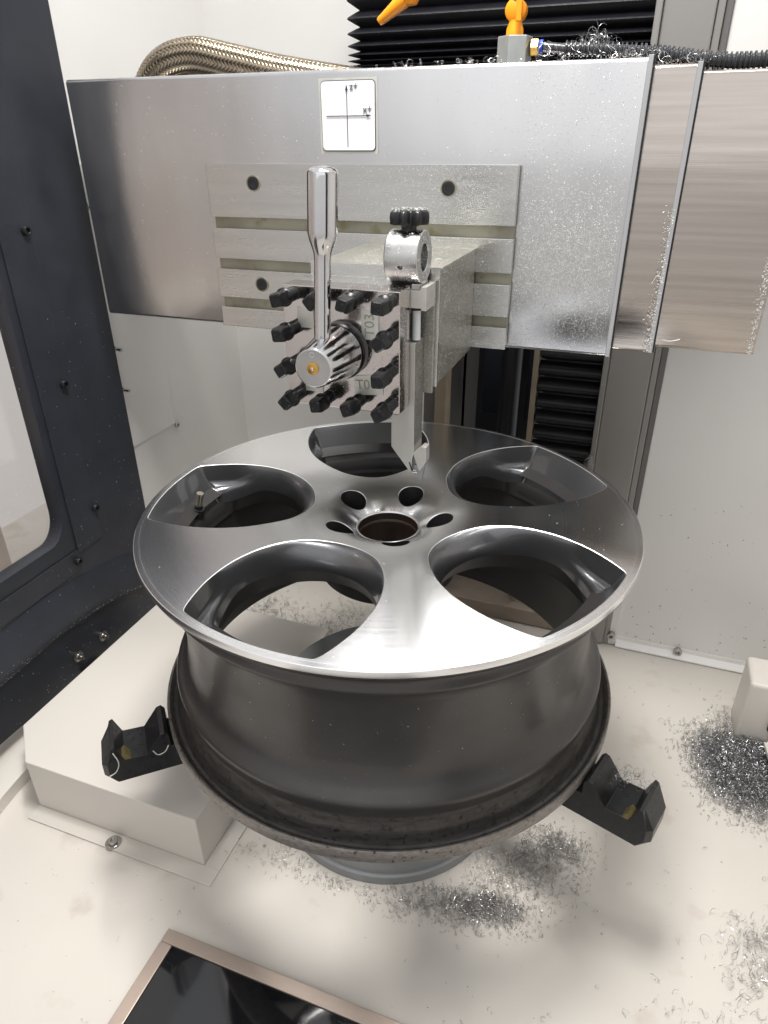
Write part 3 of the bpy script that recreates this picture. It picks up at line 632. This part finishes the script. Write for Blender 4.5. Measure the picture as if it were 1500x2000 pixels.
# guard box at the right edge
gb = empty('guard_box', (.47, .25, FZ), 'small cream guard box standing on the tray at the right edge', 'guard box')
MB().box(.4170, .60, .2250, .2850, FZ+.0005, -.2960).build('housing', 'tray', gb, bevel=.006, seg=4)
MB().box(.4500, .60, .2200, .2248, FZ+.035, FZ+.07).build('knob_bar', 'black', gb, bevel=.002)
rp = MB().prism([(.4480, .21), (.4620, .10), (.60, .10), (.60, .21)], FZ+.02, FZ+.026, 'z').build('deflector_plate', 'tray', None, bevel=.001); tag(rp, 'thin cream deflector plate above the swarf at the right edge', 'plate')

# framed black glass panel let into the tray
gp = empty('glass_panel', (.05, -.4, FZ), 'black glass panel with bronze frame lying on the tray at the bottom', 'glass panel')
fx0, fx1, fy0, fy1, fw = -.1510, .30, -.62, -.2560, .0135
MB().box(fx0, fx1, fy1-fw, fy1, FZ+.0005, FZ+.0060).build('frame_strip', 'bronze', gp, bevel=.0006)
MB().box(fx0, fx0+fw, fy0, fy1-fw-.0002, FZ+.0005, FZ+.0060).build('frame_strip', 'bronze', gp, bevel=.0006)
MB().box(fx0+fw+.0002, fx1, fy0, fy1-fw-.0002, FZ+.0005, FZ+.0048).build('pane', 'blackglass', gp, bevel=.0008)

# ------------------------------------------------------------------ hoses and coolant fittings
def polytube(pts, per): return spline(pts, per)
bh = empty('braided_hose', (-.36, .30, .39), 'metal-braided hose arching behind the steel cover at upper left', 'hose')
path = polytube([(-.468, .32, .340), (-.4400, .31, .3880), (-.4030, .30, .4110), (-.3600, .30, .4180), (-.3110, .30, .4090), (-.25, .30, .3960), (-.19, .30, .386), (-.10, .31, .372)], 14)
b = MB(); b.tube(path, .0190, 32); b.build('core', 'braid_core', bh, smooth=60)
def offset_helix(path, r_, turns_per_m, phase, sgn):
    out = []; t0 = (path[1]-path[0]).normalized(); u = t0.orthogonal().normalized(); s = 0
    for i, p in enumerate(path):
        t = (path[min(i+1, len(path)-1)]-path[max(i-1, 0)]).normalized(); u = (u-t*u.dot(t)).normalized(); v = t.cross(u)
        if i: s += (path[i]-path[i-1]).length
        out.append((p, t, u, v, s))
    return out
dens = polytube([tuple(p) for p in path], 3)
fr = offset_helix(dens, .0205, 0, 0, 1); nb = 26
b = MB()
for sgn in (1, -1):
    for k in range(nb):
        V = []; ww = .0019
        for i, (p, t, u, v, s) in enumerate(fr):
            a = 2*math.pi*k/nb+sgn*s*46
            rr = .0198+.00055*math.cos(s*46*nb/2*2/2+k*math.pi)*sgn
            for da in (-ww/.0213, 0, ww/.0213):
                q = rr+(.0004 if da == 0 else 0); V.append(p+(u*math.cos(a+da)+v*math.sin(a+da))*q)
        b.add(V, [(3*i+j, 3*i+j+1, 3*i+4+j, 3*i+3+j) for i in range(len(fr)-1) for j in range(2)])
o = b.build('braid', 'braid', bh, smooth=60); o['kind'] = 'stuff'

cv = empty('coolant_valve', (.054, .215, .39), 'zinc hex block with orange coolant tap and brass fitting on the cover', 'valve')
def hexp(r_, a0=0): return [(r_*math.cos(R(a0+60*k)), r_*math.sin(R(a0+60*k))) for k in range(6)]
b = MB().prism([(.0535+x, .215+y) for x, y in hexp(.0168, 20)], .3885, .4122, 'z'); b.build('hex_block', 'valve', cv, bevel=.0009)
b = MB(); b.lathe([(.0082, .4125), (.0080, .4180), (.0062, .4230), (.0062, .4250)], 28, (.0525, .215, 0)); b.build('tap_base', 'orange', cv, smooth=40)
b = MB(); b.lathe([(.0001, -.0098), (.0085, -.0090), (.0098, -.0060), (.0098, .0040), (.0080, .0055), (.0001, .0055)], 32, (.0525, .2150, .4325), 'y'); b.build('tap_body', 'orange', cv, smooth=40)
MB().box(.0548, .0600, .2020, .2050, .4225, .4560).build('tap_handle', 'orange', cv, bevel=.001)
b = MB(); b.lathe([(.0064, .4405), (.0085, .4480), (.0090, .4560), (.0066, .4580), (.0066, .47)], 28, (.0525, .215, 0)); b.build('hose_segment', 'orange', cv, smooth=40)
b = MB().lathe([(.0066, 0), (.0074, .0010), (.0074, .0070), (.0066, .0080)], 6, (.0690, .2150, .4025), 'x'); b.build('brass_nut', 'brass', cv)
b = MB().lathe([(.0058, .0082), (.0064, .0090), (.0064, .0115), (.0050, .0118)], 24, (.0690, .2150, .4025), 'x'); b.build('blue_collar', 'blue', cv, smooth=40)
# second nozzle, hanging in from above
nz = empty('coolant_nozzle', (-.086, .215, .43), 'orange cone nozzle pointing down at the top edge of the photo', 'nozzle')
a_, c_ = Vector((-.0858, .215, .4300)), Vector((-.0585, .215, .4475)); dd = (c_-a_)
b = MB(); b.tube([a_, a_+dd*.03, a_+dd*.9, a_+dd*1.0], [.0034, .0040, .0072, .0074], 28); b.build('cone', 'orange', nz, smooth=40)
b = MB(); b.lathe([(.0001, -.010), (.006, -.0088), (.0098, -.003), (.0098, .003), (.006, .0088), (.0001, .010)], 28, tuple(a_+dd*1.22)); b.build('ball_joint', 'orange', nz, smooth=40)
b = MB(); b.tube([a_+dd*1.4+Vector((0, 0, k*.012)) for k in range(8)], [.009, .0066]*4, 28); b.build('hose_segment', 'orange', nz, smooth=30)
# corrugated conduit
hp = polytube([(.1010, .2160, .4000), (.1250, .2180, .3990), (.1600, .222, .3965), (.1900, .225, .3935), (.2200, .228, .3895), (.2500, .23, .3868), (.2800, .232, .3872), (.34, .235, .3880), (.45, .24, .389)], 34)
hs = empty('air_hose', (.2, .22, .39), 'black corrugated hose running right from the brass fitting along the cover', 'hose')
b = MB(); b.tube([(.0812, .2150, .4025), (.095, .2155, .4012), (.1035, .2160, .4000)], .0045, 18); b.build('smooth_tube', 'tube', hs, smooth=60)
pth = []; rad = []; s = 0
for i, p in enumerate(hp):
    if i: s += (hp[i]-hp[i-1]).length
    pth.append(p); rad.append(.0066+.0011*math.sin(2*math.pi*s/.0042))
L = np.cumsum([0]+[(hp[i]-hp[i-1]).length for i in range(1, len(hp))]); ss = np.arange(0, L[-1], .0007)
P3 = np.array([[*p] for p in hp]); PP = [Vector((np.interp(q, L, P3[:, 0]), np.interp(q, L, P3[:, 1]), np.interp(q, L, P3[:, 2]))) for q in ss]
b = MB(); b.tube(PP, [.0064+.0012*(1 if math.sin(2*math.pi*q/.0042) > 0 else -.6) for q in ss], 16); b.build('conduit', 'tube', hs, smooth=50)

# ------------------------------------------------------------------ swarf
def curl(b, p, size, thick, rg):
    n = rg.choice((6, 8, 10)); turns = rg.uniform(.35, 1.3); r_ = size*rg.uniform(.25, .6)
    ax = Vector((rg.gauss(0, 1), rg.gauss(0, 1), rg.gauss(0, .45))).normalized(); u = ax.orthogonal().normalized(); v = ax.cross(u); ph = rg.uniform(0, 6.3)
    pitch = size*rg.uniform(.1, .9); V = []
    for i in range(n):
        t = i/(n-1); a = ph+2*math.pi*turns*t; c = Vector(p)+ax*(pitch*(t-.5))+(u*math.cos(a)+v*math.sin(a))*r_
        w_ = thick*(1-.5*abs(2*t-1)); e1 = (u*math.cos(a)+v*math.sin(a)); V += [c+ax*w_, c-ax*w_*.5+e1*w_*.8, c-ax*w_*.5-e1*w_*.8]
    b.add(V, [(3*i+j, 3*i+(j+1) % 3, 3*i+3+(j+1) % 3, 3*i+3+j) for i in range(n-1) for j in range(3)])
def pile(name, blobs, mtl, label, zbase, seed, smin=.004, smax=.012, th=.00038):
    rg = random.Random(seed); b = MB()
    for (x, y, sx_, sy_, h, n) in blobs:
        for _ in range(n):
            gx, gy = rg.gauss(0, 1), rg.gauss(0, 1); d2 = math.exp(-.5*(gx*gx+gy*gy)*.9)
            sz = rg.uniform(smin, smax); px, py = x+gx*sx_, y+gy*sy_
            if math.hypot(px, py) < .14 and zbase < -.39: continue
            curl(b, (px, py, zbase+.0006+sz*.28+rg.random()*h*d2), sz, th*rg.uniform(.6, 1.3), rg)
    o = b.build(name, mtl, None, smooth=60); tag(o, label, 'swarf', kind='stuff'); return o
pile('swarf_pile', [(.398, .188, .022, .026, .018, 2600), (.438, .205, .024, .026, .020, 2600), (.445, .140, .026, .024, .014, 2200), (.412, .152, .02, .024, .012, 1400), (.41, .265, .012, .018, .006, 110)], 'swarf', 'dense heap of bright swarf by the guard box at right', FZ, 3, .0022, .0075, .00030)
pile('swarf_pile', [(.162, -.116, .020, .010, .008, 950), (.122, -.130, .022, .010, .006, 650), (.075, -.140, .022, .010, .003, 260), (.165, -.070, .030, .022, .004, 700), (.215, -.022, .018, .013, .010, 950), (.195, -.050, .02, .02, .005, 320)], 'swarf_dull', 'loose grey swarf strewn on the tray in front of the wheel', FZ, 4, .0020, .0065, .00026)
pile('swarf_pile', [(-.090, -.140, .028, .012, .003, 130), (-.03, -.146, .03, .008, .002, 110), (.01, -.148, .02, .008, .002, 60)], 'swarf_dull', 'thin scatter of pale swarf between cover box and chuck', FZ, 5, .002, .006, .0002)
pile('swarf_pile', [(.428, -.070, .020, .022, .006, 220), (.405, -.105, .02, .02, .003, 60), (.36, -.17, .02, .02, .001, 40), (.39, -.19, .02, .03, .002, 60)], 'swarf_dull', 'small tangled swarf clump at lower right of the tray', FZ, 6, .004, .012, .00026)
pile('swarf_pile', [(-.33, .275, .035, .025, .006, 420), (-.23, .255, .04, .02, .006, 320), (-.17, .31, .03, .03, .005, 300), (.03, .34, .06, .03, .003, 200)], 'swarf', 'swarf on the tray seen through the wheel windows', FZ, 8, .0025, .008, .0003)
pile('swarf_pile', [(.128, .2250, .010, .005, .020, 80), (.105, .21, .016, .006, .003, 24)], 'swarf', 'fluffy swarf tangle on the black hose above the cover', .395, 9, .006, .016, .00028)
pile('swarf_pile', [(-.06, .192, .05, .004, .001, 18), (-.17, .19, .02, .004, .001, 8), (.06, .188, .06, .004, .002, 34), (.165, .19, .012, .004, .004, 45)], 'swarf_dull', 'thin line of swarf along the top edge of the widest cover', .3892, 10, .003, .007, .0002)
pile('swarf_pile', [(.205, .196, .015, .004, .002, 22), (.176, .30, .004, .03, .003, 1)], 'swarf', 'few swarf curls on top of the middle cover', .3845, 11, .004, .012, .00026)
# loose curls over the tray
rg = random.Random(21); b = MB()
for _ in range(440):
    x, y = rg.uniform(-.36, .62), rg.uniform(-.36, .38)
    if math.hypot(x, y) < .145 or (x < -.13 and -.205 < y < .18) or (-.16 < x < .31 and y < -.25): continue
    if x < .1 and rg.random() < .72: continue
    sz = rg.choice((.0012, .002, .003, .004, .006)); curl(b, (x, y, FZ+.0006+sz*.2), sz, .00026, rg)
o = b.build('loose_chips', 'swarf_dull', None, smooth=60); tag(o, 'single tiny swarf curls scattered over the cream tray', 'swarf', kind='stuff')
# long single curls
def strand(pts, r_, label):
    b = MB(); b.tube(spline(pts, 8), r_, 6); o = b.build('swarf_strand', 'chip', None, smooth=60); tag(o, label, 'swarf strand')
def jp(ang, r_, y, z): x_, y_ = rotp((r_, y), ang); return (x_, y_, z)
strand([jp(221.5, .3005, .0216, -.2045), jp(221.5, .2975, .0222, -.2180), jp(221.5, .3015, .0220, -.2290), jp(221.5, .3085, .0218, -.2330)], .0006, 'long bright swarf strand looped over the outer tooth of left jaw')
strand([jp(221.5, .2640, .0218, -.2150), jp(221.5, .2600, .0222, -.2215), jp(221.5, .2530, .0220, -.2200), jp(221.5, .2485, .0218, -.2130)], .0006, 'short bright swarf strand on the left jaw beside the wheel flange')
pile('swarf_pile', [(*rotp((.276, .018), -18), .010, .006, .006, 60)], 'swarf', 'tuft of swarf caught in the notch of right jaw', -.211, 12, .003, .009, .00022)
pile('swarf_pile', [(.172, .366, .003, .004, .02, 70)], 'swarf', 'wisp of swarf stuck to the edge of the grey post', -.09, 13, .003, .010, .0002)

# tiny chips clinging to oily steel
def flakes(name, label, n, fn, seed, smin=.0005, smax=.0013):
    rg = random.Random(seed); b = MB(); V = []; Fc = []
    while len(Fc) < n:
        r_ = fn(rg)
        if r_ is None: continue
        p, u, v, nn = r_; a = rg.uniform(0, 6.3); s = rg.uniform(smin, smax); e = (u*math.cos(a)+v*math.sin(a)); g = (-u*math.sin(a)+v*math.cos(a)); t1 = rg.uniform(-.35, .35)
        o = len(V); q = p+nn*.0004
        V += [q-e*s, q+g*s*.35+nn*s*t1, q+e*s+nn*s*t1, q-g*s*.35]; Fc.append((o, o+1, o+2, o+3))
    b.add(V, Fc); o = b.build(name, 'chip', None); tag(o, label, 'metal chips', kind='stuff')
XA, YA, ZA = Vector((1, 0, 0)), Vector((0, 1, 0)), Vector((0, 0, 1))
def on_cover(g):
    x = g.uniform(.078, .176); z = g.uniform(.13, .385); d = math.exp(-((z-.215)/.055)**2)*(1-.35*abs((x-.125)/.05))+.05
    if noise.noise(Vector((x*40, z*40, 0)))*.35+.85 < g.random() or g.random() > d: return None
    return Vector((x, .178, z)), XA, ZA, -YA
flakes('chip_dusting', 'dense dusting of bright metal chips on the right half of the widest cover', 15000, on_cover, 31, .00028, .00075)
def on_cover2(g):
    x = g.uniform(-.40, .176); z = g.uniform(.13, .385)
    if -.28 < x < .077 and z < .306: return None
    if -.14 < x < -.07 and z > .31: return None
    if x < 0 and g.random() > .25: return None
    return Vector((x, .178, z)), XA, ZA, -YA
flakes('chip_dusting', 'sparse metal chips dotted over the rest of the widest cover', 900, on_cover2, 32, .0003, .0008)
def on_rail(g):
    x = g.uniform(-.12, .074); z = g.uniform(.125, .303)
    if any(a < z < c for a, c in ((.2365, .2485), (.1915, .203), (.147, .1585))): return None
    d = math.exp(-((x+.0)/.05)**2); 
    if g.random() > d*.8+.06 or (-.09 < x < .04 and z < .23): return None
    return Vector((x, .166, z)), XA, ZA, -YA
flakes('chip_dusting', 'bright chips dusted over the slotted plate behind the lever', 2200, on_rail, 33, .0003, .0007)
def on_block(g):
    y = g.uniform(.035, .165)
    if g.random() < .72: return Vector((.0372, y, g.uniform(.122, .226))), YA, ZA, XA
    return Vector((g.uniform(-.06, .037), y, .2262)), XA, YA, ZA
flakes('chip_dusting', 'thick chip dust on the side and top of the slide block', 4200, on_block, 34, .0004, .0010)
def on_post(g):
    k = g.random()
    if k < .5:
        x = -.0868+.108*g.random()**.6; z = g.uniform(.1105, .2168)
        if g.random() > .25+.75*(x+.0868)/.108: return None
        return Vector((x, -.028, z)), XA, ZA, -YA
    if k < .8: return Vector((.0215, g.uniform(-.028, -.002), g.uniform(.111, .2165))), YA, ZA, XA
    if k < .9: return Vector((g.uniform(-.03, .0215), g.uniform(-.028, .03), .2168)), XA, YA, ZA
    return Vector((.0356, g.uniform(0, .0255), g.uniform(.197, .2165))), YA, ZA, XA
flakes('chip_dusting', 'bright chips sprinkled over the tool post plate', 1500, on_post, 35, .0003, .0007)
def on_tool(g): return Vector((.0266, g.uniform(.001, .025), g.uniform(.07, .167))), YA, ZA, XA
flakes('chip_dusting', 'fine chips along the dark side of the turning tool', 350, on_tool, 36, .0004, .0009)
def on_knob(g):
    if g.random() < .35:
        a = g.uniform(0, 6.3); q = .0145*g.random()**.5; return Vector((kx+q*math.cos(a), ky+q*math.sin(a), .2757)), XA, YA, ZA
    a = g.uniform(0, 6.3); q = g.uniform(.0125, .021)
    if g.random() < .6: return Vector((.0299, .012+q*math.cos(a), .2385+q*math.sin(a))), YA, ZA, XA
    a = g.uniform(1.3, 4.4); x = g.uniform(.002, .029); e = Vector((0, math.cos(a), math.sin(a))); return Vector((x, .012, .2385))+e*.0218, XA, e.cross(XA), e
flakes('chip_dusting', 'chips sprinkled on the star knob and steel ring', 700, on_knob, 37, .0004, .0009)
def on_edges(g):
    k = g.random()
    if k < .55: return Vector((.2235-abs(g.gauss(0, .004)), .186-.0024, .13+.14*g.random()**1.3)), XA, ZA, -YA
    return Vector((.318-abs(g.gauss(0, .003)), .194, .134+.10*g.random())), XA, ZA, -YA
flakes('chip_dusting', 'bright chips collected on the edges of the narrow covers', 700, on_edges, 38)
def on_door(g):
    y = g.uniform(-.15, .215); z = -.38+.55*g.random()**1.6
    if y < .06 and z > -.19: return None
    zl = float(np.interp(y, YS, ZL))
    if g.random() < .35: return Vector((X0+.0108, y, zl+abs(g.gauss(0, .003)))), YA, ZA, XA
    return Vector((X0+(.0108 if zl < z < zl+.02 else .0048 if z < zl else .0070 if z < zl+.05 else .0026), y, z)), YA, ZA, XA
flakes('chip_dusting', 'sparse bright chips stuck to the black door', 420, on_door, 39, .0004, .0011)
def on_wheel(g):
    a = g.uniform(0, 6.3); r_ = .24*g.random()**.5
    if inhole(r_*math.cos(a), r_*math.sin(a), .002): return None
    return Vector((r_*math.cos(a), r_*math.sin(a), zf(r_))), XA, YA, ZA
flakes('chip_dusting', 'few tiny chips lying on the wheel face', 70, on_wheel, 40, .0005, .0010)
def on_barrel(g):
    a = g.uniform(-3.0, .4); z = g.uniform(-.16, -.06); e = Vector((math.cos(a), math.sin(a), 0)); return e*.2128+ZA*z, ZA.cross(e), ZA, e
flakes('chip_dusting', 'tiny pale chips stuck to the dark wheel barrel', 80, on_barrel, 41, .0004, .0009)

def on_wall(g):
    x = g.uniform(.26, .52); z = FZ+.02+.26*g.random()**1.7
    return Vector((x, .3876, z)), XA, ZA, -YA
flakes('wall_specks', 'small brown specks splashed on the lower right wall', 90, on_wall, 44, .0006, .0022)
bpy.data.objects['wall_specks'].data.materials[0] = M['speck']
def on_tray(g):
    x, y = g.uniform(-.35, .5), g.uniform(-.36, .37)
    if math.hypot(x, y) < .145 or (x < -.13 and -.205 < y < .18) or (-.16 < x < .31 and y < -.25): return None
    return Vector((x, y, FZ-.0002)), XA, YA, ZA
flakes('tray_specks', 'tiny brown grit dotted over the cream tray', 260, on_tray, 45, .0003, .0011)
bpy.data.objects['tray_specks'].data.materials[0] = M['speck']

strand([(.2130, .1835, .198), (.2170, .1834, .2055), (.2205, .1832, .2050)], .00040, 'bright curved swarf hair stuck to the middle cover')
strand([(.2290, .1936, .1420), (.2400, .1935, .1405), (.2500, .1935, .1430)], .00040, 'bright swarf hair near the bottom of rightmost cover')
def on_pane(g): return Vector((X0-.0098, g.uniform(-.12, .05), g.uniform(-.16, .2))), YA, ZA, XA
flakes('chip_dusting', 'fine chips speckling the door window glass', 260, on_pane, 46, .0003, .0009)
